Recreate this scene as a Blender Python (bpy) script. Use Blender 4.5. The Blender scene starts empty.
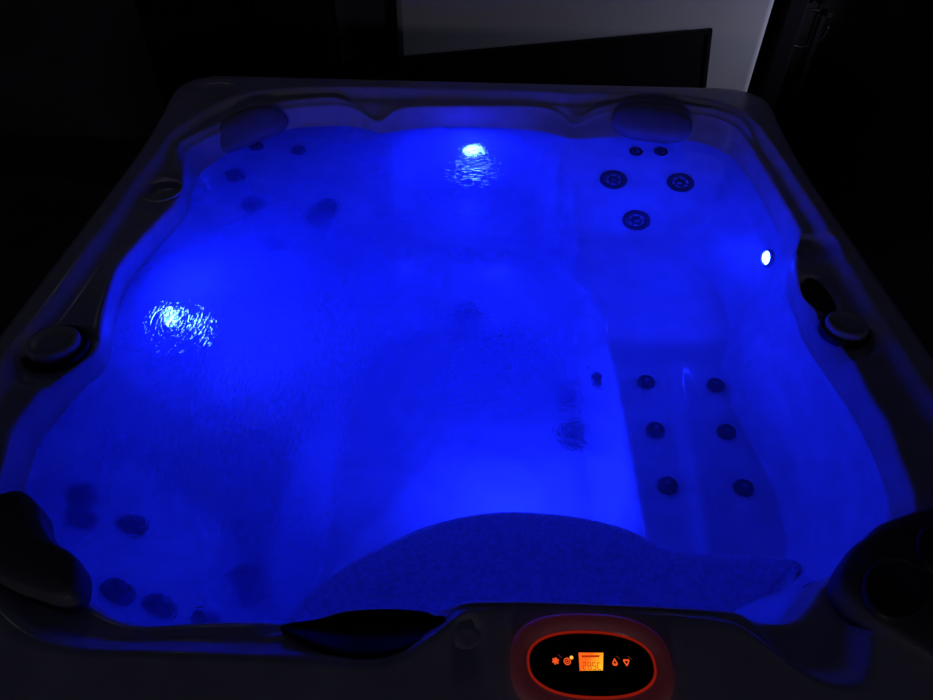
import bpy, bmesh, math, random
import numpy as np
from mathutils import Vector, Matrix, Euler, Quaternion
random.seed(7); RNG = np.random.default_rng(7)
SC = bpy.context.scene; COL = SC.collection
PI = math.pi

# ------------------------------------------------------------------ helpers
def link(o, parent=None):
    COL.objects.link(o)
    if parent is not None: o.parent = parent
    return o
def empty(name, loc=(0,0,0), parent=None):
    o = bpy.data.objects.new(name, None); o.location = loc; o.empty_display_size = .05
    return link(o, parent)
def tag(o, label=None, cat=None, group=None, kind=None):
    for k, v in (('label',label),('category',cat),('group',group),('kind',kind)):
        if v: o[k] = v
    return o
def pydata(name, v, f, mat, parent=None, smooth=True):
    me = bpy.data.meshes.new(name)
    me.from_pydata([tuple(map(float,p)) for p in v], [], [tuple(map(int,q)) for q in f]); me.update()
    if smooth: me.polygons.foreach_set('use_smooth', [True]*len(me.polygons))
    for m in (mat if isinstance(mat,(list,tuple)) else [mat]): me.materials.append(m)
    return link(bpy.data.objects.new(name, me), parent)
def bmobj(name, bm, mat, parent=None, smooth=True, bevel=0, seg=3, sub=0):
    bmesh.ops.recalc_face_normals(bm, faces=bm.faces)
    me = bpy.data.meshes.new(name); bm.to_mesh(me); bm.free()
    if smooth: me.polygons.foreach_set('use_smooth', [True]*len(me.polygons))
    for m in (mat if isinstance(mat,(list,tuple)) else [mat]): me.materials.append(m)
    o = link(bpy.data.objects.new(name, me), parent)
    if bevel:
        b = o.modifiers.new('bevel','BEVEL'); b.width = bevel; b.segments = seg; b.limit_method = 'ANGLE'; b.angle_limit = .6
        b.harden_normals = False
    if sub:
        s = o.modifiers.new('sub','SUBSURF'); s.levels = sub; s.render_levels = sub
    return o
def box(bm, a, b, M=None):
    vs = [bm.verts.new((x,y,z)) for z in (a[2],b[2]) for y in (a[1],b[1]) for x in (a[0],b[0])]
    for q in ((0,2,3,1),(4,5,7,6),(0,1,5,4),(2,6,7,3),(0,4,6,2),(1,3,7,5)): bm.faces.new([vs[i] for i in q])
    if M is not None:
        for v in vs: v.co = M @ v.co
def lathe(bm, prof, n=40, M=None, sx=1, sy=1):
    """profile of (radius, z) spun about z"""
    rings = []
    for r, z in prof:
        if r < 1e-6: rings.append([bm.verts.new((0,0,z))])
        else: rings.append([bm.verts.new((r*sx*math.cos(2*PI*i/n), r*sy*math.sin(2*PI*i/n), z)) for i in range(n)])
    for A, B in zip(rings[:-1], rings[1:]):
        for i in range(n):
            j = (i+1) % n
            if len(A) == 1 and len(B) == 1: continue
            if len(A) == 1: bm.faces.new((A[0], B[i], B[j]))
            elif len(B) == 1: bm.faces.new((A[i], A[j], B[0]))
            else: bm.faces.new((A[i], A[j], B[j], B[i]))
    if M is not None:
        for R in rings:
            for v in R: v.co = M @ v.co
def loft(bm, rings, cap0=False, cap1=False):
    R = [[bm.verts.new(p) for p in r] for r in rings]
    n = len(R[0])
    for A, B in zip(R[:-1], R[1:]):
        for i in range(n):
            j = (i+1) % n
            bm.faces.new((A[i], A[j], B[j], B[i]))
    if cap0: bm.faces.new(R[0][::-1])
    if cap1: bm.faces.new(R[-1])
def tube(bm, pts, r, n=8):
    pts = [Vector(p) for p in pts]; rings = []
    for i, p in enumerate(pts):
        t = (pts[min(i+1,len(pts)-1)] - pts[max(i-1,0)]).normalized()
        a = t.orthogonal().normalized() if i == 0 else (rings_a - t*rings_a.dot(t)).normalized()
        rings_a = a; b = t.cross(a)
        rings.append([p + r*(a*math.cos(2*PI*k/n) + b*math.sin(2*PI*k/n)) for k in range(n)])
    loft(bm, rings, True, True)
def catmull(pts, k=8, closed=True):
    P = np.array(pts, float); n = len(P); out = []
    rng = range(n) if closed else range(n-1)
    for i in rng:
        if closed: a,b,c,d = P[(i-1)%n],P[i],P[(i+1)%n],P[(i+2)%n]
        else: a,b,c,d = P[max(i-1,0)],P[i],P[i+1],P[min(i+2,n-1)]
        for t in np.arange(k)/k:
            out.append(.5*((2*b)+(-a+c)*t+(2*a-5*b+4*c-d)*t*t+(-a+3*b-3*c+d)*t**3))
    if not closed: out.append(P[-1])
    return np.array(out)
def frame_on(n, up=(0,0,1)):
    n = Vector(n).normalized(); x = Vector(up).cross(n)
    if x.length < 1e-4: x = Vector((1,0,0))
    x.normalize(); y = n.cross(x)
    return Matrix((x, y, n)).transposed()

# ------------------------------------------------------------------ materials
def mat(name, col, rough=.5, spec=.5, metal=0, noise=0, nscale=8, bump=0, bscale=60, emit=None, estr=0, coat=0, trans=0, ior=1.45):
    m = bpy.data.materials.new(name); m.use_nodes = True
    nt = m.node_tree; b = nt.nodes['Principled BSDF']
    b.inputs['Base Color'].default_value = (*col, 1); b.inputs['Roughness'].default_value = rough
    b.inputs['Metallic'].default_value = metal; b.inputs['Specular IOR Level'].default_value = spec
    b.inputs['Coat Weight'].default_value = coat; b.inputs['Coat Roughness'].default_value = .06
    b.inputs['Transmission Weight'].default_value = trans; b.inputs['IOR'].default_value = ior
    if emit: b.inputs['Emission Color'].default_value = (*emit, 1); b.inputs['Emission Strength'].default_value = estr
    tc = nt.nodes.new('ShaderNodeTexCoord')
    if noise:
        n = nt.nodes.new('ShaderNodeTexNoise'); n.inputs['Scale'].default_value = nscale; n.inputs['Detail'].default_value = 6
        nt.links.new(tc.outputs['Object'], n.inputs['Vector'])
        r = nt.nodes.new('ShaderNodeValToRGB')
        r.color_ramp.elements[0].position = .3; r.color_ramp.elements[1].position = .7
        r.color_ramp.elements[0].color = (*[c*(1-noise) for c in col], 1); r.color_ramp.elements[1].color = (*[min(1,c*(1+noise)) for c in col], 1)
        nt.links.new(n.outputs['Fac'], r.inputs['Fac']); nt.links.new(r.outputs['Color'], b.inputs['Base Color'])
    if bump:
        n = nt.nodes.new('ShaderNodeTexNoise'); n.inputs['Scale'].default_value = bscale; n.inputs['Detail'].default_value = 4
        nt.links.new(tc.outputs['Object'], n.inputs['Vector'])
        bp = nt.nodes.new('ShaderNodeBump'); bp.inputs['Strength'].default_value = bump; bp.inputs['Distance'].default_value = .01
        nt.links.new(n.outputs['Fac'], bp.inputs['Height']); nt.links.new(bp.outputs['Normal'], b.inputs['Normal'])
    return m
ACRYLIC = mat('acrylic', (.72,.71,.76), .22, .5, noise=.10, nscale=14, coat=.15)
STEPMAT = mat('textured_acrylic', (.58,.58,.66), .45, .4, noise=.22, nscale=90, bump=.6, bscale=120)
CABINET = mat('cabinet_plank', (.045,.035,.03), .6, .3, noise=.3, nscale=5, bump=.2, bscale=30)
PILLOWM = mat('pillow_foam', (.30,.29,.34), .55, .35, noise=.08, nscale=20, bump=.08, bscale=160)
NECKM = mat('neck_pillow_rubber', (.13,.13,.15), .5, .4, noise=.1, nscale=20, bump=.08, bscale=140)
PADM = mat('neck_pad', (.05,.05,.06), .45, .4, noise=.1, nscale=20, bump=.08, bscale=140)
BLACKP = mat('black_plastic', (.014,.014,.018), .35, .5, noise=.2, nscale=30)
JETM = mat('jet_plastic', (.007,.007,.010), .22, .6, noise=.15, nscale=40)
CAPM = mat('grey_cap', (.62,.62,.68), .28, .5, noise=.08, nscale=30)
JETF = mat('jet_flange', (.016,.016,.024), .25, .5, noise=.12, nscale=40)
CHROME = mat('jet_chrome', (.45,.45,.5), .15, .5, metal=1, noise=.05, nscale=40)
LENSRING = mat('lens_ring', (.35,.35,.4), .25, .5, noise=.05, nscale=40)
WHITEP = mat('white_panel', (.74,.73,.74), .55, .3, noise=.05, nscale=3)
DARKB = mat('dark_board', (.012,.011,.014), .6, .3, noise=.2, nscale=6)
DARKW = mat('dark_wall', (.12,.11,.12), .85, .2, noise=.25, nscale=2)
DARKF = mat('dark_floor', (.10,.095,.10), .8, .2, noise=.3, nscale=4)
BLACKC = mat('black_cabinet', (.006,.006,.008), .6, .2, noise=.2, nscale=5)
GREYD = mat('grey_door', (.10,.10,.115), .6, .3, noise=.08, nscale=5)
GLASSB = mat('panel_face', (.006,.006,.007), .18, .5, noise=.1, nscale=30)
BEZEL = mat('bezel_smoked', (.42,.24,.26), .22, .5, noise=.06, nscale=30, coat=.3, emit=(1,.13,.16), estr=.018)
RING = mat('ring_backlight', (.3,.02,.01), .4, emit=(1,.035,.012), estr=.20)
ICON = mat('icon_red', (.3,.02,.0), .4, emit=(1,.10,.015), estr=1.0)
ICONY = mat('icon_amber', (.3,.1,.0), .4, emit=(1,.45,.05), estr=1.4)
DIGIT = mat('lcd_digit', (.25,.04,.0), .4, emit=(1,.07,.005), estr=.42)
MARK = mat('icon_mark', (.25,.18,.18), .4, emit=(1,.2,.1), estr=.06)
LENS = mat('led_lens', (.8,.8,.8), .2, emit=(.0050,.0150,1.0), estr=460)
# display: amber backlight that is uneven from corner to corner
LCD = bpy.data.materials.new('lcd_backlight'); LCD.use_nodes = True
nt = LCD.node_tree; b = nt.nodes['Principled BSDF']; tc = nt.nodes.new('ShaderNodeTexCoord')
sp = nt.nodes.new('ShaderNodeSeparateXYZ'); nt.links.new(tc.outputs['Generated'], sp.inputs[0])
mx = nt.nodes.new('ShaderNodeMath'); mx.operation = 'MULTIPLY_ADD'; mx.inputs[1].default_value = -.55; nt.links.new(sp.outputs['Y'], mx.inputs[0]); nt.links.new(sp.outputs['X'], mx.inputs[2])
rp = nt.nodes.new('ShaderNodeValToRGB'); nt.links.new(mx.outputs[0], rp.inputs['Fac'])
rp.color_ramp.elements[0].color = (1,.12,.01,1); rp.color_ramp.elements[1].color = (1,.62,.02,1)
b.inputs['Base Color'].default_value = (.2,.05,0,1); nt.links.new(rp.outputs['Color'], b.inputs['Emission Color']); b.inputs['Emission Strength'].default_value = 1.15

# ------------------------------------------------------------------ tub geometry (metres, floor at z = 0)
CX, CY = 0.0, 1.42
ZR, ZW = .90, .80            # rim top, water level
RIM_IN = [(-.99,1.28),(-.99,1.37),(-.99,1.51),(-.99,1.67),(-.995,1.85),(-.99,1.97),(-.99,2.11),(-.96,2.24),(-.91,2.36),(-.85,2.44),(-.75,2.5),(-.6,2.535),(-.35,2.55),(-.04,2.55),(.22,2.55),
 (.34,2.54),(.48,2.55),(.67,2.56),(.83,2.53),(.94,2.45),(.99,2.32),(1.,2.11),(1.,1.98),(1.,1.77),(.995,1.6),(.99,1.46),(.985,1.31),(.985,1.1),(.98,.9),(.94,.74),(.86,.635),(.74,.57),(.665,.53),(.63,.475),(.60,.43),(.55,.425),(.50,.45),(.46,.495),(.42,.517),
 (.25,.528),(.05,.528),(-.005,.517),(-.035,.49),(-.09,.45),(-.14,.44),(-.21,.445),(-.45,.45),(-.56,.45),(-.63,.46),(-.68,.48),(-.74,.52),(-.86,.62),(-.95,.74),(-.985,.9),(-.995,1.05)]
LIP = [(-.865,.74,.868),(-.89,.83,.868),(-.91,.9,.868),(-.90,1.01,.868),(-.87,1.07,.868),(-.845,1.13,.868),(-.855,1.19,.868),(-.88,1.28,.868),(-.91,1.44,.868),(-.90,1.55,.868),(-.88,1.68,.868),(-.865,1.78,.868),(-.885,1.9,.868),(-.91,1.99,.868),(-.93,2.08,.868),
 (-.89,2.17,.868),(-.86,2.22,.868),(-.79,2.33,.868),(-.70,2.40,.868),(-.61,2.44,.868),(-.49,2.46,.866),(-.42,2.45,.855),(-.344,2.405,.832),(-.285,2.445,.855),(-.226,2.46,.866),(-.04,2.475,.868),(.22,2.49,.866),(.312,2.475,.855),(.375,2.42,.832),(.446,2.45,.855),(.52,2.47,.866),
 (.66,2.50,.868),(.81,2.455,.868),(.88,2.43,.868),(.94,2.34,.868),(.95,2.18,.868),(.95,1.91,.868),(.945,1.70,.868),(.905,1.60,.868),(.87,1.5,.868),(.857,1.4,.868),(.865,1.28,.868),(.885,1.18,.868),(.88,1.05,.868),(.885,.97,.868),(.87,.88,.868),(.86,.8,.868),(.82,.71,.868),(.76,.655,.868),(.68,.63,.868),(.626,.605,.868),(.582,.563,.868),
 (.537,.530,.868),(.472,.528,.872),(.443,.536,.888),(.253,.540,.896),(.054,.540,.896),(-.005,.538,.888),(-.037,.546,.835),(-.063,.553,.83),(-.127,.556,.83),(-.191,.551,.83),(-.234,.536,.832),(-.277,.519,.84),(-.31,.508,.868),(-.36,.508,.868),(-.429,.504,.868),(-.503,.498,.868),(-.556,.508,.868),(-.616,.537,.868),(-.72,.60,.868),(-.81,.67,.868)]
WATERLINE = [(-.845,.74),(-.875,.83),(-.893,.92),(-.88,1.0),(-.86,1.10),(-.865,1.18),(-.885,1.26),(-.925,1.4),(-.93,1.5),(-.905,1.63),(-.865,1.80),(-.885,1.93),(-.90,2.05),(-.86,2.17),(-.81,2.26),(-.73,2.35),(-.65,2.405),(-.46,2.435),(-.335,2.39),(-.2,2.43),(.02,2.455),(.25,2.43),(.37,2.375),(.5,2.395),(.65,2.40),(.81,2.38),(.89,2.32),
 (.93,2.22),(.94,2.0),(.93,1.73),(.89,1.53),(.845,1.32),(.86,1.14),(.87,1.01),(.865,.9),(.845,.8),(.80,.73),(.74,.68),(.665,.65),(.61,.62),(.565,.575),(.52,.545),(.44,.545),(.25,.548),(.05,.548),(-.04,.556),(-.127,.563),(-.2,.556),(-.29,.525),(-.429,.514),(-.503,.51),(-.556,.522),(-.616,.552),(-.71,.615),(-.79,.68)]
NTH = 1080
TH = np.linspace(0, 2*PI, NTH, endpoint=False)
def polar(pts):
    """radius (and any extra columns) as a function of the angle about the tub's centre"""
    P = catmull(pts, 10); a = np.arctan2(P[:,1]-CY, P[:,0]-CX) % (2*PI); r = np.hypot(P[:,0]-CX, P[:,1]-CY)
    o = np.argsort(a); a = a[o]; cols = [r[o]] + [P[o,k] for k in range(2, P.shape[1])]
    res = []
    for c in cols:
        v = np.interp(TH, a, c, period=2*PI)
        k = np.array([1,3,5,6,5,3,1.]); k /= k.sum()
        res.append(sum(k[i]*np.roll(v, i-3) for i in range(7)))
    return res[0] if len(res) == 1 else res
def rrect(x0, x1, y0, y1, rad, n=24, m=30):
    out = []
    for cx, cy, a0 in ((x1-rad,y0+rad,-PI/2),(x1-rad,y1-rad,0),(x0+rad,y1-rad,PI/2),(x0+rad,y0+rad,PI)):
        for i in range(n+1):
            a = a0 + PI/2*i/n; out.append((cx+rad*math.cos(a), cy+rad*math.sin(a)))
    P = []
    for i in range(len(out)):
        p, q = np.array(out[i]), np.array(out[(i+1)%len(out)]); k = max(1, int(np.linalg.norm(q-p)/.02))
        for t in range(k): P.append(tuple(p+(q-p)*t/k))
    return P
# the side edges spread a little towards the back corners
r_out = polar([(x+math.copysign(.042,x)*min(1,abs(x))*float(np.clip((y-1.85)/.6,0,1))**2, y) for x, y in rrect(-1.053,1.053,.30,2.635,.135)]); r_rim = polar(RIM_IN); r_lip, z_lip = polar(LIP); r_wat = polar(WATERLINE)
r_rim = np.minimum(r_rim, r_out-.02); r_lip = np.minimum(r_lip, r_rim-.012); r_wat = np.minimum(r_wat, r_lip-.002)
def sstep(a, b, x):
    t = np.clip((x-a)/(b-a), 0, 1); return t*t*(3-2*t)
def smax(a, b, k):
    return .5*(a+b+np.sqrt((a-b)**2+k*k))
def smin(a, b, k):
    return .5*(a+b-np.sqrt((a-b)**2+k*k))
def sd_rbox(x, y, cx, cy, hx, hy, r):
    qx = np.abs(x-cx)-hx+r; qy = np.abs(y-cy)-hy+r
    return np.hypot(np.maximum(qx,0), np.maximum(qy,0)) + np.minimum(np.maximum(qx,qy),0) - r
def rwat_at(th): return np.interp(th % (2*PI), TH, r_wat, period=2*PI)
def adiff(a, b): return np.abs((a-b+PI) % (2*PI) - PI)
def bowl(x, y):
    """height of the shell below the water"""
    x = np.asarray(x, float); y = np.asarray(y, float)
    th = np.arctan2(y-CY, x-CX); r = np.hypot(x-CX, y-CY); d = rwat_at(th) - r
    g = lambda px, py, w: np.exp(-(adiff(th, math.atan2(py-CY, px-CX))/w)**2)
    run = .10 + .36*g(-.66,2.3,.33) + .34*g(.66,2.3,.33) + .20*g(-.7,.75,.30) + .05*g(-.9,1.45,.3)
    slope = .40*d/run
    seat = .405 + 0*x
    seat = seat - .03*np.exp(-(((x-.58)/.22)**2 + ((y-1.74)/.16)**2))          # lounger seat dish
    seat = seat + 0.010*np.exp(-((y-1.545)/.05)**2)*sstep(.36,.46,x)                # bump in front of the seat
    leg = sstep(.35,.385,x)*sstep(1.56,1.44,y)
    prof = .026*np.exp(-((x-(.575+.045*(y-.85)/.65))/.027)**2)*sstep(1.52,1.25,y) + .055*sstep(.775,.81,x) + .006*np.cos((x-.51)/.095*PI)*0
    seat = seat + leg*prof - leg*.016
    wall = smax(ZW - slope, seat, .03)
    fin = .07*np.exp(-((x-.315)/.035)**2)*sstep(1.80,2.05,y)*sstep(0,.35,(ZW-.02-wall))  # fin beside the lounger back
    wall = np.minimum(wall + fin, np.maximum(wall, ZW-.06))
    sd = sd_rbox(x, y, -.012, 1.25, .385, .62, .26)
    sd = smin(sd, sd_rbox(x, y, .02, 1.0, .355, .5, .1), .05)
    ws = .04+.05*sstep(1.5,1.8,y); well = sstep(ws, -ws, sd)
    z = wall*(1-well) + .085*well
    return z
def rim_feature(x, y):
    dz = np.zeros_like(x)
    th = np.arctan2(y-CY, x-CX) % (2*PI); r = np.hypot(x-CX, y-CY); lp = np.interp(th, TH, r_lip, period=2*PI)
    for px, py, w in ((-.79,2.33,.36),(.70,2.46,.30)):
        dz += .016*np.exp(-((r-lp-.034)/.013)**2)*sstep(1,.7,adiff(th, math.atan2(py-CY, px-CX))/w)
    def dish(cx, cy, ax, ay, dep, soft=.18):
        q = np.hypot((x-cx)/ax, (y-cy)/ay); return -dep*sstep(1, 1-soft, q)
    dz += dish(-.945,2.50,.072,.068,.010,.12)
    dz += dish(-.925,1.825,.062,.07,.022,.3)
    dz += dish(.952,1.60,.058,.075,.026,.3)
    dz += dish(.895,1.40,.04,.085,.045,.35)
    dz += dish(.012,.478,.026,.026,.007,.3)
    dz += dish(-.912,1.105,.093,.10,.016,.12)
    dz += dish(.892,1.24,.075,.085,.016,.12)
    return dz
# rings of the shell, outside to centre
ux, uy = np.cos(TH), np.sin(TH)
rings = []
def ring(r, z, feat=0):
    x = CX + r*ux; y = CY + r*uy; z = np.broadcast_to(z, x.shape).astype(float)
    if feat: z = z + feat*rim_feature(x, y)
    rings.append(np.stack([x, y, z], 1))
for off, z in ((-.004,.80),(0,.805),(.006,.84),(.006,.872),(.002,.888),(-.006,.897),(-.016,.9005)): ring(r_out+off, z, 0)
for t in (.2,.4,.6,.8,.92): ring((r_out-.016)*(1-t) + (r_rim+.012)*t, ZR, 1)
gap = np.minimum(.036, (r_rim-r_lip)*.45)
zl0 = np.maximum(np.minimum(.872, z_lip+.006), z_lip)
for t, s in ((.0,.0),(.12,.04),(.3,.25),(.5,.55),(.7,.82),(.88,.97),(1,1)):
    ring(r_rim+.010-(gap+.010)*t, ZR*(1-s) + np.maximum(zl0,.868)*s, 1)
for t in (.15,.3,.45,.6,.75,.9):
    s = sstep(.1,.9,t); ring((r_rim-gap)*(1-t) + (r_lip+.010)*t, np.maximum(zl0,.868)*(1-s)+(z_lip+.002)*s, 1)
for off, dz in ((.006,.001),(.002,-.002),(-.001,-.007)): ring(r_lip+off, z_lip+dz, .5)
rl = r_lip-.001
for t in (.25,.5,.75,1.): ring(rl*(1-t)+(r_wat+.001)*t, (z_lip-.007)*(1-t)+(ZW+.002)*t)
for f in np.concatenate([np.linspace(.999,.70,66), np.linspace(.695,.02,70)]):
    x = CX + r_wat*f*ux; y = CY + r_wat*f*uy; rings.append(np.stack([x, y, bowl(x, y)], 1))
V = np.concatenate(rings + [np.array([[CX, CY, float(bowl(CX,CY))]])]); NR = len(rings)
F = []
idx = np.arange(NTH); nxt = (idx+1) % NTH
for k in range(NR-1):
    A = k*NTH; B = (k+1)*NTH
    F.append(np.stack([A+idx, A+nxt, B+nxt, B+idx], 1))
F = np.concatenate(F).tolist() + [[(NR-1)*NTH+i, (NR-1)*NTH+(i+1)%NTH, NR*NTH] for i in range(NTH)]

TUB = empty('hot_tub', (0, 1.45, 0))
tag(TUB, 'large square hot tub with grey shell, glowing blue inside', 'hot tub')
bpy.context.view_layer.update()
TI = TUB.matrix_world.inverted()
def adopt(o):       # part of the tub, kept where it was built
    o.parent = TUB; o.matrix_parent_inverse = Matrix.Translation((0,-1.45,0)); return o
shell = adopt(pydata('shell', V, F, ACRYLIC))
def bowl_n(x, y, e=.012):
    gx = (bowl(x+e,y)-bowl(x-e,y))/(2*e); gy = (bowl(x,y+e)-bowl(x,y-e))/(2*e)
    return Vector((-float(gx), -float(gy), 1)).normalized()

# cabinet: four plank panels and corner posts
def cabinet_side(horizontal, fixed, a, b, sign):
    bm = bmesh.new(); n = 6; h0, h1 = .04, .80
    for i in range(n):
        z0 = h0 + (h1-h0)*i/n + .004; z1 = h0 + (h1-h0)*(i+1)/n - .004
        if horizontal: box(bm, (a, min(fixed,fixed-sign*.025), z0), (b, max(fixed,fixed-sign*.025), z1))
        else: box(bm, (min(fixed,fixed-sign*.025), a, z0), (max(fixed,fixed-sign*.025), b, z1))
    f2 = fixed - sign*.02
    if horizontal: box(bm, (a, min(f2,f2-sign*.02), .0), (b, max(f2,f2-sign*.02), .80))
    else: box(bm, (min(f2,f2-sign*.02), a, .0), (max(f2,f2-sign*.02), b, .80))
    adopt(bmobj('cabinet_panel', bm, CABINET, smooth=False, bevel=.003, seg=2))
cabinet_side(True, .325, -.95, .95, -1); cabinet_side(True, 2.585, -.95, .95, 1)
cabinet_side(False, -1.03, .43, 2.48, -1); cabinet_side(False, 1.03, .43, 2.48, 1)
for sx in (-1, 1):
    for yy in (.375, 2.535):
        bm = bmesh.new(); box(bm, (sx*.99-.055, yy-.055, 0), (sx*.99+.055, yy+.055, .80))
        adopt(bmobj('corner_post', bm, BLACKP, smooth=False, bevel=.03))

# textured step along the front, its lit riser facing the foot well
ARC = [(-.335,.50),(-.36,.60),(-.355,.645),(-.30,.735),(-.18,.825),(-.05,.885),(.09,.912),(.22,.912),(.36,.882),(.44,.838),(.50,.822),(.58,.818),(.66,.814),(.72,.807),(.742,.795),(.733,.778),(.70,.75),(.668,.71),(.65,.66),(.645,.60),(.645,.50)]
arc = catmull(ARC, 8, closed=False)
def inset(P, k):
    t = np.gradient(P, axis=0); t /= np.linalg.norm(t,axis=1)[:,None]; n = np.stack([t[:,1], -t[:,0]], 1); return P + n*k
bm = bmesh.new(); prof = [(0,.06),(0,.485),(.003,.493),(.009,.4985),(.018,.50)]
cols = [[bm.verts.new((p[0],p[1],z)) for p in inset(arc, k)] for k, z in prof]
for A, B in zip(cols[:-1], cols[1:]):
    for i in range(len(A)-1): bm.faces.new((A[i], A[i+1], B[i+1], B[i]))
top = cols[-1]; n = len(top)
row = top
for f in (.2,.4,.6,.8,1.):          # slightly dished tread running back to the front wall
    new = []
    for i, p in enumerate(inset(arc, .018)):
        q = np.array([.13+(p[0]-.13)*(1-.15*f), p[1]*(1-f)+.50*f]); new.append(bm.verts.new((q[0], q[1], .50-.012*math.sin(f*PI*.5))))
    for i in range(n-1): bm.faces.new((row[i], row[i+1], new[i+1], new[i]))
    row = new
step = adopt(bmobj('step', bm, STEPMAT)); step['label'] = 'dim textured step under water'

# jets
def jet_meshes(r):
    bm = bmesh.new()
    lathe(bm, [(r*.62,.001),(r*.66,.010),(r*.8,.014),(r*.95,.012),(r*1.04,.006),(r*1.08,-.006)], 36)
    a = bm
    b_ = bmesh.new()
    lathe(b_, [(r*.64,.004),(r*.6,-.004),(r*.42,-.006),(r*.40,.010),(r*.34,.016),(r*.2,.017),(r*.16,.006),(0,.004)], 30)
    for k in range(6):
        an = 2*PI*k/6; M = Matrix.Rotation(an,4,'Z'); box(b_, (r*.38,-r*.05,-.004),(r*.66,r*.05,.006), M)
    return a, b_
def add_jet(proto, p, nrm):
    root, kids = proto
    o = root.copy(); link(o); M = frame_on(nrm).to_4x4(); M.translation = Vector(p)
    o.matrix_world = M; adopt(o)
    for k in kids:
        c = k.copy(); link(c, o)
    return o
def make_jet(r, dome=False):
    a, b_ = jet_meshes(r)
    ra = bmobj('jet', a, JETF if r > .03 else JETM)
    nz = bmobj('nozzle', b_, JETM)
    hl = bmesh.new(); lathe(hl, [(r*.20,.015),(r*.22,.021),(r*.12,.026),(0,.0275)], 16)
    cap = bmobj('nozzle_tip', hl, CHROME)
    return ra, [nz, cap]
JL, JM, JS = make_jet(.047), make_jet(.033), make_jet(.024)
FLOOR_JETS = [(.0,1.80),(.30,1.45)]
JETS = [
 (JL,.513,2.24),(JL,.748,2.22),(JL,.588,2.105),(JS,.60,2.345),(JS,.69,2.345),
 (JS,.515,1.385),(JS,.71,1.375),(JS,.512,1.215),(JS,.70,1.21),(JS,.512,1.04),(JS,.70,1.035),
 (JM,.03,2.405),
 (JL,-.525,2.06),(JM,-.665,1.94),(JM,-.805,2.12),(JS,-.765,2.275),(JS,-.625,2.31),(JM,-.50,2.11),(JM,-.74,2.04),
 (JM,-.80,.835),(JM,-.775,.775),(JM,-.70,.80),(JL,-.475,.745),(JM,-.625,.605),(JM,-.49,.605),(JM,-.56,.60),
 (JL,.0,1.83),(JM,.325,1.50),(JL,.335,1.36),(JS,.40,1.46),
]
for pr, x, y in JETS:
    z = float(bowl(x, y)); nn = bowl_n(x, y); add_jet(pr, (x, y, z), nn)
for ra, kids in (JL, JM, JS):
    for k in kids: bpy.data.objects.remove(k)
    bpy.data.objects.remove(ra)

# four LED lights
def led(p, n, r=.030):
    M = frame_on(n).to_4x4(); M.translation = Vector(p)
    bm = bmesh.new(); lathe(bm, [(r*1.0,.004),(r*1.05,.010),(r*1.2,.012),(r*1.35,.008),(r*1.4,-.02)], 36)
    root = bmobj('led_light', bm, LENSRING); root.matrix_world = M; adopt(root)
    b2 = bmesh.new(); lathe(b2, [(r*1.02,.003),(r*.8,.009),(r*.5,.013),(0,.015)], 32)
    l = bmobj('lens', b2, LENS, root); l['label'] = 'glowing white blue lens'
def wall_point(px, py, z):     # walk from the wall inwards along the radius to the height z
    th = math.atan2(py-CY, px-CX); R = float(rwat_at(th))
    for r in np.linspace(R, R-.5, 400):
        x, y = CX+r*math.cos(th), CY+r*math.sin(th)
        if float(bowl(x,y)) <= z: return (x, y, z), bowl_n(x, y, .006)
    return (px, py, z), Vector((0,0,1))
for (px, py, z, lr) in ((.012,2.43,.645,.037),(-.84,1.455,.60,.035),(.93,1.735,.70,.029)):
    p, nn = wall_point(px, py, z); led(p, nn, lr)
led((.12,.922,.27), (0,1,.12), .036)

# pillows of the two back corners
def pillow(name, c, n, a, b, t, bend=0, roll=0, up=(0,0,1)):
    bm = bmesh.new(); bmesh.ops.create_uvsphere(bm, u_segments=56, v_segments=32, radius=1)
    for v in bm.verts:
        x, y, z = v.co
        e = .8
        x, y, z = math.copysign(abs(x)**e, x), math.copysign(abs(y)**e, y), math.copysign(abs(z)**.75, z)
        z = z*(1-.12*y)
        v.co = (x*a, y*b + bend*(x*x), z*t)
    M = (frame_on(n, up) @ Matrix.Rotation(roll,3,'Z')).to_4x4(); M.translation = Vector(c)
    bm.transform(M)
    return adopt(bmobj(name, bm, PILLOWM))
pillow('pillow', (.652,2.405,.852), (-.15,-.62,.78), .143, .066, .040)
pillow('pillow', (-.79,2.31,.846), (.5,-.6,.7), .142, .060, .042, bend=-.02, roll=.10)

# neck collars of the two front corners
def slab(name, pts, z0, z1, m, rnd=.02, dome=.012, tilt=None):
    P = catmull(pts, 8); c = P.mean(0); bm = bmesh.new(); R = []
    for f, z in ((1,z0),(1.0,z1-rnd),(.985,z1-rnd*.45),(.95,z1-rnd*.12),(.90,z1),(.7,z1+dome*.5),(.4,z1+dome*.9),(.12,z1+dome)):
        Q = c+(P-c)*f
        R.append([(q[0], q[1], z) for q in Q])
    loft(bm, R, False, True)
    return adopt(bmobj(name, bm, m))
NR_ = [(.614,.580),(.632,.608),(.662,.640),(.697,.664),(.727,.686),(.786,.710),(.84,.727),(.90,.73),(.95,.69),(.955,.60),(.93,.53),(.87,.46),(.79,.42),(.735,.435),(.68,.475),(.635,.517),(.614,.553)]
nk = slab('neck_pillow', NR_, .875, .925, NECKM, .022, .006)
def oval(name, c, ax, ay, rot, z, m, parent, h=.012):
    bm = bmesh.new(); M = Matrix.Translation((c[0],c[1],z)) @ Matrix.Rotation(rot,4,'Z') @ Matrix.Diagonal((ax,ay,1,1))
    lathe(bm, [(1.10,-.006),(1.08,h*.5),(1.02,h*.8),(.96,h*.5),(.90,0.0),(.82,-.003),(.5,-.001),(0,0)], 48, M)
    o = bmobj(name, bm, m); adopt(o); return o
o1 = oval('neck_pillow_pad', (.695,.558), .040, .062, -.85, .931, PADM, nk)
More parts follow.
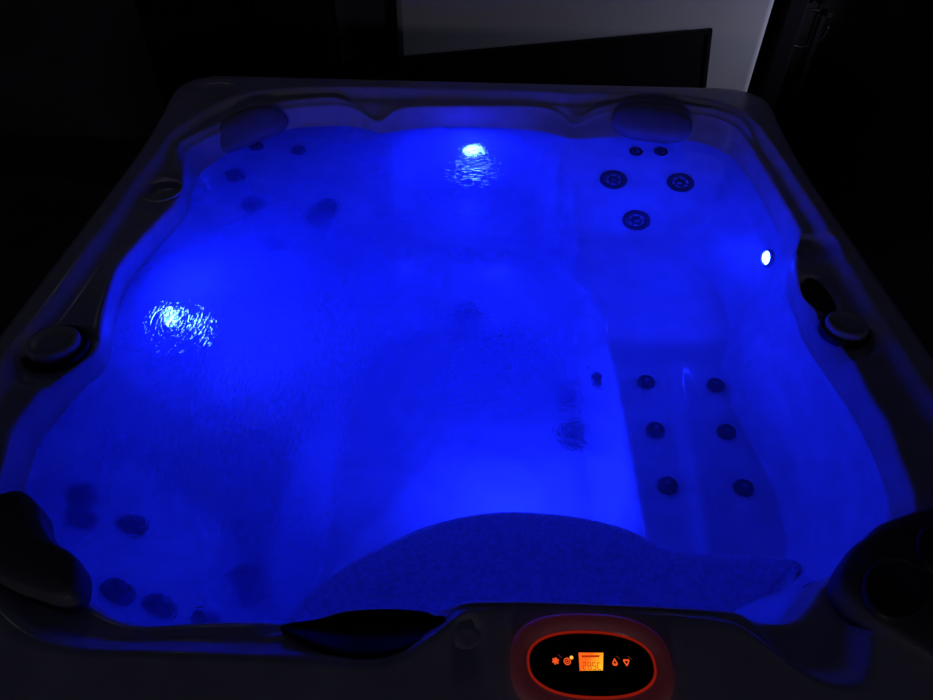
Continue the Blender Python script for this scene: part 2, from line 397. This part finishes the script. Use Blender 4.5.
o2 = oval('neck_pillow_pad', (.815,.635), .040, .062, -.85, .931, PADM, nk)
NL_ = [(-0.829, 0.701), (-0.798, 0.712), (-0.774, 0.709), (-0.735, 0.681), (-0.712, 0.646), (-0.673, 0.608), (-0.629, 0.584), (-0.609, 0.553), (-0.605, 0.518), (-0.632, 0.511), (-0.672, 0.521), (-0.722, 0.536), (-0.782, 0.566), (-0.842, 0.606), (-0.892, 0.656), (-0.922, 0.716), (-0.897, 0.746), (-0.862, 0.721)]
nl = slab('neck_pillow', NL_, .87, .925, NECKM, .03, .006)
nl['label'] = 'black two-lobed neck pillow'

# diverter caps
def cap(c, r, z, w=1.42):
    bm = bmesh.new(); lathe(bm, [(r*w,-.03),(r*w,-.010),(r*(w-.05),-.008),(r*1.12,-.012),(r*1.06,-.014),(r*.9,-.016)], 56)
    root = bmobj('diverter_valve', bm, BLACKP); root.location = (c[0],c[1],z); adopt(root)
    b2 = bmesh.new(); lathe(b2, [(r*1.03,-.02),(r*1.03,-.004),(r*1.0,.003),(r*.93,.006),(r*.82,.0065),(r*.7,.003),(r*.35,.004),(0,.005)], 56)
    k = bmobj('diverter_cap', b2, CAPM, root); k['label'] = 'grey round cap'
cap((-.934,1.135), .055, .882, 1.32); cap((.910,1.265), .047, .884, 1.22)
# black insert painting the shade inside the right arm's pocket, weir flap of the filter, small air control
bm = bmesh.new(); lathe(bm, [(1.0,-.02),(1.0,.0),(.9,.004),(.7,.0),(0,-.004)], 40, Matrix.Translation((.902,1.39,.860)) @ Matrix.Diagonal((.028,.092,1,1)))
adopt(bmobj('pocket_shade', bm, BLACKP))
bm = bmesh.new()
wp_ = [(-.285,.498),(-.225,.512),(-.184,.525),(-.122,.531),(-.06,.529),(-.040,.522),(-.022,.520),(-.036,.498),(-.062,.472),(-.091,.454),(-.129,.443),(-.167,.442),(-.202,.449),(-.25,.474)]
wq = catmull(wp_, 6); wc = wq.mean(0)
loft(bm, [[(wc[0]+(q[0]-wc[0])*f, wc[1]+(q[1]-wc[1])*f, z+.024*float(sstep(.51,.45,wc[1]+(q[1]-wc[1])*f))) for q in wq] for f, z in ((1,.815),(1,.870),(.985,.874),(.95,.8745),(.8,.872),(.5,.869),(.1,.868))], False, True)
adopt(bmobj('filter_weir', bm, mat('weir_black', (.008,.008,.012), .5, .3, noise=.2, nscale=30)))
bm = bmesh.new(); lathe(bm, [(.023,-.01),(.023,.0015),(.019,.0035),(.010,.003),(0,.003)], 36, Matrix.Translation((.012,.478,.894)))
adopt(bmobj('air_control', bm, ACRYLIC))
# raised rings of the two cup recesses
for c, ax, ay, z in (((-.945,2.50),.072,.068,.899),((-.925,1.825),.058,.066,.874)):
    bm = bmesh.new(); M = Matrix.Translation((c[0],c[1],z)) @ Matrix.Diagonal((ax,ay,1,1))
    lathe(bm, [(1.04,-.004),(1.03,-.0005),(1.0,.0012),(.97,.0),(.95,-.008)], 64, M)
    adopt(bmobj('cup_ring', bm, ACRYLIC))

# topside control panel
PC = Vector((.198,.436,.902))
def superoval(a, b, e, n=96, dx=0, dy=0):
    out = []
    for i in range(n):
        t = 2*PI*i/n; c, s = math.cos(t), math.sin(t)
        out.append((dx+a*math.copysign(abs(c)**(2/e),c), dy+b*math.copysign(abs(s)**(2/e),s)))
    return out
def rloft(name, spec, m, parent, cap1=False):
    bm = bmesh.new(); loft(bm, [[(x,y,z) for x,y in superoval(a,b,e)] for a,b,e,z in spec], False, cap1)
    return bmobj(name, bm, m, parent)
bez = rloft('control_panel', [(.121,.078,2.7,-.012),(.121,.078,2.7,.006),(.118,.075,2.7,.013),(.112,.069,2.6,.016),(.104,.060,2.5,.0155),(.098,.053,2.4,.012),(.096,.050,2.4,.007)], BEZEL, None)
bez.location = PC; adopt(bez); bez['label'] = 'oval control panel with smoked bezel glowing red'
rloft('light_ring', [(.099,.0535,2.4,.0115),(.0965,.0505,2.4,.0075),(.093,.0465,2.4,.0075),(.0915,.045,2.35,.0065)], RING, bez)
rloft('panel_face', [(.093,.0465,2.4,.002),(.0925,.046,2.4,.008),(.089,.0425,2.35,.0092),(.05,.02,2.2,.0098),(.01,.005,2,.0099)], GLASSB, bez, True)
zf = .0102
def flat(name, polys, m, h=.0006):
    bm = bmesh.new()
    for P in polys:
        vs = [bm.verts.new((x,y,zf)) for x,y in P]; f = bm.faces.new(vs)
        g = bmesh.ops.extrude_face_region(bm, geom=[f]); bmesh.ops.translate(bm, verts=[v for v in g['geom'] if isinstance(v, bmesh.types.BMVert)], vec=(0,0,h))
    return bmobj(name, bm, m, bez, smooth=False)
L0 = lambda x, y: (x-PC.x, y-PC.y)
lcd = flat('display', [[L0(.1788,.4243),L0(.2131,.4257),L0(.2172,.4514),L0(.1799,.4508)]], LCD)
# digits on the display
SEG = {'2':'abged','8':'abcdefg','5':'afgcd','C':'afed'}
def digit(ch, ox, oy, w, h, t=.0010):
    o = []
    hseg = lambda y: [(ox,y-t/2),(ox+w,y-t/2),(ox+w,y+t/2),(ox,y+t/2)]
    vseg = lambda x, y0, y1: [(x-t/2,y0),(x+t/2,y0),(x+t/2,y1),(x-t/2,y1)]
    m = {'a':hseg(oy+h),'g':hseg(oy+h/2),'d':hseg(oy),'b':vseg(ox+w,oy+h/2,oy+h),'c':vseg(ox+w,oy,oy+h/2),'e':vseg(ox,oy,oy+h/2),'f':vseg(ox,oy+h/2,oy+h)}
    return [m[s] for s in SEG[ch]]
zf = .0109
ps = []
for i, ch in enumerate('285C'): ps += digit(ch, -.0135+i*.0072, -.0095, .0045, .0095)
flat('display_digits', ps, DIGIT, .0003)
flat('display_bar', [[(-.014,.0075),(.012,.0085),(.013,.0115),(-.0145,.0105)]], DIGIT, .0003)
zf = .0102
def circ(cx, cy, r, n=14): return [(cx+r*math.cos(2*PI*i/n), cy+r*math.sin(2*PI*i/n)) for i in range(n)]
def annul(cx, cy, r0, r1, n=16, a0=0, a1=2*PI):
    out = []
    for i in range(n):
        a, c = a0+(a1-a0)*i/n, a0+(a1-a0)*(i+1)/n
        out.append([(cx+r0*math.cos(a),cy+r0*math.sin(a)),(cx+r1*math.cos(a),cy+r1*math.sin(a)),(cx+r1*math.cos(c),cy+r1*math.sin(c)),(cx+r0*math.cos(c),cy+r0*math.sin(c))])
    return out
c1 = L0(.1442,.4376); pet = []
for k in range(6):
    a = 2*PI*k/6+.3; pet.append([(c1[0]+x*math.cos(a)-y*math.sin(a), c1[1]+x*math.sin(a)+y*math.cos(a)) for x,y in ((.0012,-.0007),(.0042,-.0016),(.0056,0),(.0042,.0016),(.0012,.0007))])
flat('jets_icon', pet + [circ(*c1,.0012,10)], ICON)
c2 = L0(.1617,.4374); flat('blower_icon', annul(*c2,.0040,.0054) + annul(*c2,.0016,.0027), ICON)
flat('indicator', [circ(*L0(.1685,.4432),.0026)], ICONY)
c3 = L0(.2326,.4378); drop = [(c3[0]+x, c3[1]+y) for x,y in ((0,.0062),(.0022,.0025),(.0040,-.001),(.0036,-.0038),(.0016,-.0050),(-.0016,-.0050),(-.0036,-.0038),(-.0040,-.001),(-.0022,.0025))]
def outline(P, c, k=.5): 
    return [[P[i],P[(i+1)%len(P)],(c[0]+(P[(i+1)%len(P)][0]-c[0])*k,c[1]+(P[(i+1)%len(P)][1]-c[1])*k),(c[0]+(P[i][0]-c[0])*k,c[1]+(P[i][1]-c[1])*k)] for i in range(len(P))]
flat('warm_icon', outline(drop, c3, .45), ICON)
c4 = L0(.2500,.4384); tri = [(c4[0]+x, c4[1]+y) for x,y in ((-.0042,.0040),(.0042,.0040),(.0048,.0020),(.0008,-.0056),(-.0008,-.0056),(-.0048,.0020))]
flat('cool_icon', outline(tri, c4, .5), ICON)
for cx in (.1510,.2385,.2555):
    q = L0(cx,.4445); flat('icon_mark', [[(q[0]-.003,q[1]+.002),(q[0]-.002,q[1]+.003),(q[0]+.003,q[1]-.001),(q[0]+.002,q[1]-.002)]], MARK)

# ------------------------------------------------------------------ water
WM = bpy.data.materials.new('water'); WM.use_nodes = True
nt = WM.node_tree; nt.nodes.clear(); N = nt.nodes.new; Lk = nt.links.new
out = N('ShaderNodeOutputMaterial'); tc = N('ShaderNodeTexCoord')
pr = N('ShaderNodeBsdfPrincipled'); pr.inputs['Base Color'].default_value = (.93,.95,1,1)
pr.inputs['Transmission Weight'].default_value = 1; pr.inputs['IOR'].default_value = 1.333
# turbulence: strong to the left (x < 0) where the jets churn, calm to the right
sx = N('ShaderNodeSeparateXYZ'); Lk(tc.outputs['Object'], sx.inputs[0])
def math_(op, a, b=None, c=None, clamp=False):
    n = N('ShaderNodeMath'); n.operation = op; n.use_clamp = clamp
    for i, v in enumerate((a, b, c)):
        if v is None: continue
        if isinstance(v, (int, float)): n.inputs[i].default_value = v
        else: Lk(v, n.inputs[i])
    return n.outputs[0]
def ramp_(v, a, b):
    n = N('ShaderNodeMapRange'); n.interpolation_type = 'SMOOTHSTEP'; n.inputs['From Min'].default_value = a; n.inputs['From Max'].default_value = b; Lk(v, n.inputs['Value']); return n.outputs[0]
nw = N('ShaderNodeTexNoise'); nw.inputs['Scale'].default_value = 9; nw.inputs['Detail'].default_value = 4; Lk(tc.outputs['Object'], nw.inputs['Vector'])
wob = math_('MULTIPLY_ADD', nw.outputs['Fac'], .14, -.07)
X = math_('ADD', sx.outputs['X'], wob); Y = math_('ADD', sx.outputs['Y'], wob)
mx_ = ramp_(X, .36, .25)
low = math_('MULTIPLY_ADD', math_('MINIMUM', math_('ADD', X, .06), 0), 1.55, -.53)      # lower edge of the churned water
my_ = ramp_(math_('SUBTRACT', Y, low), -.02, .05)
TM = math_('MULTIPLY', mx_, my_)
class _T: outputs = [TM]
tm = _T
nz = N('ShaderNodeTexNoise'); nz.inputs['Scale'].default_value = 3.2; nz.inputs['Detail'].default_value = 5; nz.inputs['Distortion'].default_value = .6; Lk(tc.outputs['Object'], nz.inputs['Vector'])
nr = N('ShaderNodeMapRange'); nr.inputs['From Min'].default_value = .35; nr.inputs['From Max'].default_value = .65; Lk(nz.outputs['Fac'], nr.inputs['Value'])
mm = N('ShaderNodeMath'); mm.operation = 'MULTIPLY'; Lk(tm.outputs[0], mm.inputs[0]); Lk(nr.outputs[0], mm.inputs[1])
rg = N('ShaderNodeMath'); rg.operation = 'MULTIPLY_ADD'; rg.inputs[1].default_value = .10; rg.inputs[2].default_value = .0; rb = N('ShaderNodeMath'); rb.operation = 'MULTIPLY_ADD'; rb.inputs[1].default_value = .13; Lk(tm.outputs[0], rb.inputs[0]); Lk(rg.outputs[0], rb.inputs[2])
Lk(mm.outputs[0], rg.inputs[0])
# a clear patch where the left lamp glitters through small ripples
vd = N('ShaderNodeVectorMath'); vd.operation = 'DISTANCE'; vd.inputs[1].default_value = (-.69,-.18,0); Lk(tc.outputs['Object'], vd.inputs[0])
cp = N('ShaderNodeMapRange'); cp.interpolation_type = 'SMOOTHSTEP'; cp.inputs['From Min'].default_value = .26; cp.inputs['From Max'].default_value = .40; Lk(vd.outputs['Value'], cp.inputs['Value'])
rc_ = N('ShaderNodeMath'); rc_.operation = 'MULTIPLY'; Lk(rb.outputs[0], rc_.inputs[0]); Lk(cp.outputs[0], rc_.inputs[1]); Lk(rc_.outputs[0], pr.inputs['Roughness'])
n1 = N('ShaderNodeTexNoise'); n1.inputs['Scale'].default_value = 55; n1.inputs['Detail'].default_value = 3; n1.inputs['Distortion'].default_value = .8; Lk(tc.outputs['Object'], n1.inputs['Vector'])
bs = N('ShaderNodeMath'); bs.operation = 'MULTIPLY_ADD'; bs.inputs[1].default_value = .30; bs.inputs[2].default_value = .02; Lk(tm.outputs[0], bs.inputs[0])
dl = N('ShaderNodeVectorMath'); dl.operation = 'DISTANCE'; dl.inputs[1].default_value = (-.75,-.08,0); Lk(tc.outputs['Object'], dl.inputs[0])
bs2 = math_('MULTIPLY', bs.outputs[0], math_('MULTIPLY_ADD', ramp_(dl.outputs['Value'], .04, .13), .85, .15))
bp = N('ShaderNodeBump'); bp.inputs['Distance'].default_value = .006; Lk(bs2, bp.inputs['Strength']); Lk(n1.outputs['Fac'], bp.inputs['Height']); 
def glitter(cx, cy, r0, r1, scale, rot, thr):
    mp = N('ShaderNodeMapping'); mp.inputs['Scale'].default_value = scale; mp.inputs['Rotation'].default_value = (0,0,rot); Lk(tc.outputs['Object'], mp.inputs['Vector'])
    n = N('ShaderNodeTexNoise'); n.inputs['Scale'].default_value = 1; n.inputs['Detail'].default_value = 2; Lk(mp.outputs[0], n.inputs['Vector'])
    d = N('ShaderNodeVectorMath'); d.operation = 'DISTANCE'; d.inputs[1].default_value = (cx,cy,0); Lk(tc.outputs['Object'], d.inputs[0])
    return math_('MULTIPLY', ramp_(n.outputs['Fac'], thr, thr+.16), ramp_(d.outputs['Value'], r1, r0))
g1 = glitter(-.60,-.27,.12,.38,(150,34,1),.25,.55); g2 = glitter(0,.60,.12,.30,(34,150,1),.0,.56)
gb = N('ShaderNodeBump'); gb.inputs['Strength'].default_value = 1; gb.inputs['Distance'].default_value = .010
g1 = math_('MULTIPLY', g1, ramp_(dl.outputs['Value'], .05, .12))
g3 = math_('MULTIPLY', glitter(-.60,-.24,.20,.46,(120,34,1),.25,.45), .22)
Lk(math_('ADD', math_('ADD', g1, g2), g3), gb.inputs['Height']); Lk(bp.outputs['Normal'], gb.inputs['Normal']); Lk(gb.outputs['Normal'], pr.inputs['Normal'])
tl = N('ShaderNodeBsdfTranslucent'); tl.inputs['Color'].default_value = (.28,.32,.55,1)
ms = N('ShaderNodeMixShader'); Lk(math_('MULTIPLY_ADD', mm.outputs[0], .38, math_('MULTIPLY', TM, .24)), ms.inputs[0]); Lk(pr.outputs[0], ms.inputs[1]); Lk(tl.outputs[0], ms.inputs[2]); Lk(ms.outputs[0], out.inputs['Surface'])
vs_ = N('ShaderNodeVolumeScatter'); vs_.inputs['Color'].default_value = (.8,.85,1,1); vs_.inputs['Density'].default_value = .30; vs_.inputs['Anisotropy'].default_value = .3
Lk(vs_.outputs[0], out.inputs['Volume'])
fr = np.concatenate([np.linspace(1.004,.05,70)])
WV = []
sub = slice(0, NTH, 3); tx, ty, rw = ux[sub], uy[sub], r_wat[sub]; n3 = len(rw)
def wave(x, y):
    churn = sstep(.35,-.15,x)
    z = .0012*np.sin(17*x+9*y+1)*np.sin(13*y-7*x) + .0010*np.sin(41*x-23*y)*np.cos(29*y+11*x)
    return z*(.12+.88*churn)
for f in fr:
    x = CX+rw*f*tx; y = CY+rw*f*ty; WV.append(np.stack([x, y-CY, wave(x,y)], 1))
nt_ = len(WV)
for f in (1.03,1.02,.985,.96,.93,.9,.87,.84,.8,.76,.72,.68,.64,.6,.56,.52,.48,.44,.4,.35,.3,.2,.1):
    x = CX+rw*f*tx; y = CY+rw*f*ty; zz = np.minimum(bowl(x,y)-.03, ZW-.02); zz = np.minimum(zz, np.where(f > 1, ZW-.03, zz)); WV.append(np.stack([x, y-CY, zz-ZW], 1))
WVv = np.concatenate(WV + [np.array([[0,0,0],[0,0,float(bowl(CX,CY))-.03-ZW]])]); i3 = np.arange(n3); j3 = (i3+1)%n3; WF = []
for k in range(nt_-1): WF.append(np.stack([k*n3+i3,k*n3+j3,(k+1)*n3+j3,(k+1)*n3+i3],1))
na = len(WV)
WF.append(np.stack([j3,i3,nt_*n3+i3,nt_*n3+j3],1))
for k in range(nt_,na-1): WF.append(np.stack([k*n3+j3,k*n3+i3,(k+1)*n3+i3,(k+1)*n3+j3],1))
WF = np.concatenate(WF).tolist() + [[(nt_-1)*n3+i,(nt_-1)*n3+(i+1)%n3,na*n3] for i in range(n3)] + [[(na-1)*n3+(i+1)%n3,(na-1)*n3+i,na*n3+1] for i in range(n3)]
water = pydata('water', WVv, WF, WM); water.location = (0,CY,ZW)
tag(water, 'glowing blue rippled water filling the hot tub', 'water', kind='stuff')

# froth of fine bubbles where the floor jet breaks the surface
FROTH = mat('froth_bubble', (.8,.85,.95), .15, .5, trans=.5, ior=1.2, noise=.02, nscale=10)
tb = FROTH.node_tree.nodes.new('ShaderNodeBsdfTranslucent'); tb.inputs['Color'].default_value = (.95,.97,1,1)
mb = FROTH.node_tree.nodes.new('ShaderNodeMixShader'); mb.inputs[0].default_value = .85
FROTH.node_tree.links.new(FROTH.node_tree.nodes['Principled BSDF'].outputs[0], mb.inputs[1]); FROTH.node_tree.links.new(tb.outputs[0], mb.inputs[2]); FROTH.node_tree.links.new(mb.outputs[0], FROTH.node_tree.nodes['Material Output'].inputs['Surface'])
ICO = bmesh.new(); bmesh.ops.create_icosphere(ICO, subdivisions=1, radius=1); iv = np.array([v.co[:] for v in ICO.verts]); if_ = np.array([[v.index for v in f.verts] for f in ICO.faces]); ICO.free()
def specks(name, pts, rad, m, z, flatz=.6):
    v = []; f = []
    for i, ((x, y), r) in enumerate(zip(pts, rad)):
        v.append(iv*np.array([r,r,r*flatz]) + np.array([x,y,z if np.isscalar(z) else z[i]])); f.append(if_ + i*len(iv))
    return pydata(name, np.concatenate(v), np.concatenate(f), m)
fp = []
while len(fp) < 420:
    x, y = RNG.normal(.10,.075), RNG.normal(1.28,.10)
    if RNG.random() < .75: fp.append((x,y))
fr_ = specks('froth', fp, RNG.uniform(.0009,.0026,len(fp)), FROTH, ZW+.0006)
tag(fr_, 'faint cluster of fine bubbles over the dark floor jet', 'bubbles', kind='stuff')
# water drops left on the rim
DROP = mat('water_drop', (.9,.92,.95), .03, .5, trans=.9, ior=1.33, noise=.01, nscale=10)
sp_ = [(-1.0,2.46),(-.93,2.43),(-.985,2.45),(-.94,2.435),(.60,2.545),(.68,2.56),(.75,2.56),(.62,2.55),(.9,2.52),(.96,2.5),(-.99,1.78),(-.98,1.775),(.64,.49),(.63,.50),(.615,.44),(.61,.43),(.99,.96),(.985,.93),(1.0,.91)]
for k in range(70):
    a = RNG.uniform(0,2*PI); i = int(a/(2*PI)*NTH); t = RNG.uniform(.25,.8); r = r_out[i]*(1-t)+r_rim[i]*t
    if CY+r*uy[i] > .7: sp_.append((CX+r*ux[i], CY+r*uy[i]))
dr = specks('water_drops', sp_, RNG.uniform(.0016,.0034,len(sp_)), DROP, ZR+.0004, .55)
tag(dr, 'tiny water drops scattered on the hot tub rim', 'water drops', kind='stuff')

# ------------------------------------------------------------------ surroundings
def plane_box(name, a, b, m, kind=None, bevel=0):
    bm = bmesh.new(); box(bm, a, b); o = bmobj(name, bm, m, smooth=False, bevel=bevel)
    if kind: o['kind'] = kind
    return o
plane_box('floor', (-3,-3.6,-.05), (3,3.9,0), DARKF, 'structure')
plane_box('wall_back', (-3,3.9,-.05), (3,4.0,2.6), DARKW, 'structure')
plane_box('wall_left', (-3.1,-3.6,-.05), (-3,4.0,2.6), DARKW, 'structure')
plane_box('wall_right', (3,-3.6,-.05), (3.1,4.0,2.6), DARKW, 'structure')
# white upright panel behind the tub
wp = empty('white_panel', (.49,3.36,0)); tag(wp, 'tall white panel standing behind the hot tub', 'panel')
bm = bmesh.new(); box(bm, (-.85,-.03,0), (.85,.03,2.1)); bmobj('panel_sheet', bm, WHITEP, wp, smooth=False, bevel=.03, seg=4)
for sx in (-.6,.6): 
    bm = bmesh.new(); box(bm, (sx-.05,.03,0), (sx+.05,.25,.04)); bmobj('panel_foot', bm, BLACKP, wp, smooth=False, bevel=.005)
# dark board leaning on it, tipped to one side
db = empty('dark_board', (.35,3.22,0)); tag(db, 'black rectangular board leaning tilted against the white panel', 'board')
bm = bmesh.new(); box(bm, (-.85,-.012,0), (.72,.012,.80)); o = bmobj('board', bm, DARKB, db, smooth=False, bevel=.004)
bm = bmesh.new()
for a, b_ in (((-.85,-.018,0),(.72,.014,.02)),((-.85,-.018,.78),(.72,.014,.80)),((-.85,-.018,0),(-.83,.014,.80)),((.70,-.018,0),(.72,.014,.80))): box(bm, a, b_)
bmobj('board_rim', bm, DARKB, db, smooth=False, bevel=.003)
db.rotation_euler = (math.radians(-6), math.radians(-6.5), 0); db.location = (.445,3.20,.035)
# black post and cable to the right
ps_ = empty('black_post', (1.44,3.36,0)); tag(ps_, 'narrow black post beside the right edge of the white panel', 'post')
bm = bmesh.new(); box(bm, (-.045,-.04,.02), (.045,.04,2.1)); bmobj('post_shaft', bm, BLACKC, ps_, smooth=False, bevel=.008)
bm = bmesh.new(); box(bm, (-.09,-.09,0), (.09,.09,.02)); bmobj('post_base', bm, BLACKC, ps_, smooth=False, bevel=.004)
rw_ = empty('brown_door', (2.1,3.7,0)); tag(rw_, 'dim brown plank door behind the black post', 'door leaf')
BROWN = mat('brown_door', (.05,.042,.042), .7, .2, noise=.2, nscale=4)
bm = bmesh.new()
for k in range(7): box(bm, (-.56+k*.16,-.02,.02), (-.56+k*.16+.155,.02,2.05))
bmobj('door_planks', bm, BROWN, rw_, smooth=False, bevel=.004)
bm = bmesh.new(); lathe(bm, [(0,.0),(.012,.0),(.012,.03),(.028,.035),(.03,.05),(.02,.06),(0,.062)], 24, Matrix.Translation((-.42,-.02,.95)) @ Matrix.Rotation(PI/2,4,'X')); bmobj('door_knob', bm, BLACKC, rw_)
bm = bmesh.new(); tube(bm, [(1.56+.10*math.cos(t)-.02, 3.45, .84+.085*math.sin(t)) for t in np.linspace(.9,2*PI+.2,40)] , .008)
bmesh.ops.translate(bm, verts=bm.verts, vec=(0,0,0))
hose = empty('hook_stand', (1.66,3.52,0)); tag(hose, 'dark stand with a coiled hose loop right of the post', 'hose stand')
o = bmobj('hose_loop', bm, BLACKP); o.parent = hose; o.matrix_parent_inverse = Matrix.Translation((-1.60,-3.45,0))
bm = bmesh.new(); box(bm, (-.012,-.012,.0),(.012,.012,.93)); box(bm, (-.012,-.06,.91),(.012,.012,.93)); box(bm, (-.1,-.1,0),(.1,.1,.015)); bmobj('stand', bm, BLACKP, hose, smooth=False, bevel=.002)
# black cabinets and the dim grey door to the left
def cab(name, x0, x1, y, h, label, m, shelves=0):
    r = empty(name, ((x0+x1)/2, y, 0)); tag(r, label, 'cabinet'); w = (x1-x0)/2
    bm = bmesh.new(); box(bm, (-w,0,0.05),(w,.45,h)); bmobj('cabinet_body', bm, m, r, smooth=False, bevel=.006)
    for s in (-1,1):
        bm = bmesh.new(); box(bm, (min(s*w,s*.004),-.02,.06),(max(s*w,s*.004),-.001,h-.01)); d = bmobj('cabinet_door', bm, m, r, smooth=False, bevel=.004)
        bm = bmesh.new(); box(bm, (s*.05-.008,-.045,.9),(s*.05+.008,-.02,1.06)); bmobj('door_handle', bm, m, d, smooth=False, bevel=.004)
    bm = bmesh.new(); box(bm, (-w+.02,.03,0),(w-.02,.42,.05)); bmobj('plinth', bm, BLACKC, r, smooth=False)
cab('tall_cabinet', -1.52, -1.06, 3.30, 1.9, 'tall black cabinet behind the far left corner of the tub', BLACKC)
cab('storage_cabinet', -.93, -.66, 3.30, 1.9, 'narrower black cabinet between the tall cabinet and grey locker', BLACKC)
gl = empty('grey_locker', (-.53,3.40,0)); tag(gl, 'narrow dim grey locker left of the white panel', 'locker')
bm = bmesh.new(); box(bm, (-.13,0,.03),(.13,.40,1.9)); bmobj('locker_body', bm, BLACKC, gl, smooth=False, bevel=.005)
bm = bmesh.new(); box(bm, (-.115,-.015,.05),(.115,0,.77)); bmobj('locker_door', bm, GREYD, gl, smooth=False, bevel=.004)
bm = bmesh.new(); box(bm, (-.115,-.015,.795),(.115,0,1.88)); bmobj('locker_door', bm, GREYD, gl, smooth=False, bevel=.004)
# pale curtain strip between the cabinets
cu = bmesh.new(); zs = np.linspace(.02,2.2,30); xs = np.linspace(-1.05,-.94,24); vs = [[cu.verts.new((x,3.5+.018*math.sin((x+1.05)/.11*6*PI)+.006*math.sin(z*9+x*60),z)) for x in xs] for z in zs]
for i in range(len(zs)-1):
    for j in range(len(xs)-1): cu.faces.new((vs[i][j],vs[i][j+1],vs[i+1][j+1],vs[i+1][j]))
co = bmobj('curtain', cu, mat('curtain_cloth', (.06,.055,.06), .8, .2, noise=.25, nscale=20)); so = co.modifiers.new('s','SOLIDIFY'); so.thickness = .004
tag(co, 'dark grey curtain strip hanging between two black cabinets', 'curtain')

# ------------------------------------------------------------------ light
W = bpy.data.worlds.new('night'); SC.world = W; W.use_nodes = True
bg = W.node_tree.nodes['Background']; bg.inputs[0].default_value = (.40,.42,1,1); bg.inputs[1].default_value = .007
def area(name, loc, target, sx_, sy_, power, col):
    l = bpy.data.lights.new(name, 'AREA'); l.shape = 'RECTANGLE'; l.size = sx_; l.size_y = sy_; l.energy = power; l.color = col
    o = bpy.data.objects.new(name, l); COL.objects.link(o); o.location = loc
    o.rotation_euler = (Vector(target)-Vector(loc)).to_track_quat('-Z','Y').to_euler(); return o
area('front_fill_light', (-.3,-3.2,1.22), (.7,3.3,.95), .6, .4, 5, (.90,.82,1))  # added fill from behind the camera for surfaces facing it, no real window
sl = bpy.data.lights.new('panel_fill_spot', 'SPOT'); sl.energy = 30; sl.color = (.66,.68,1); sl.spot_size = math.radians(48); sl.spot_blend = 1; sl.shadow_soft_size = .08  # added unseen spot, aimed to brighten the white panel
so_ = bpy.data.objects.new('panel_fill_spot', sl); COL.objects.link(so_); so_.location = (2.6,2.75,1.25); so_.rotation_euler = (Vector((1.15,3.45,.9))-so_.location).to_track_quat('-Z','Y').to_euler()
area('glint_light', (-1.7,3.3,3.0), (-.5,1.2,.8), .02, .02, .20, (1,.97,.97))  # small unseen light added for glints on the ripples and rim

# ------------------------------------------------------------------ camera
pitch, roll, F_ = math.radians(43.0356), math.atan(.025), 690.
fwd = Vector((0,math.cos(pitch),-math.sin(pitch))); rt = Vector((1,0,0)); up = rt.cross(fwd)
r2 = math.cos(roll)*rt + math.sin(roll)*up; u2 = -math.sin(roll)*rt + math.cos(roll)*up
cam = bpy.data.cameras.new('camera'); co = bpy.data.objects.new('camera', cam); COL.objects.link(co)
Mc = Matrix((r2, u2, -fwd)).transposed().to_4x4(); Mc.translation = (0,0,1.95); co.matrix_world = Mc
cam.sensor_width = 36; cam.lens = F_/933*36; cam.clip_start = .02
SC.camera = co
SC.view_settings.view_transform = 'Standard'; SC.view_settings.look = 'None'; SC.view_settings.exposure = 0; SC.view_settings.gamma = 1; SC.view_settings.use_curve_mapping = False
SC.cycles.max_bounces = 14; SC.cycles.diffuse_bounces = 8; SC.cycles.transmission_bounces = 10; SC.cycles.volume_bounces = 3
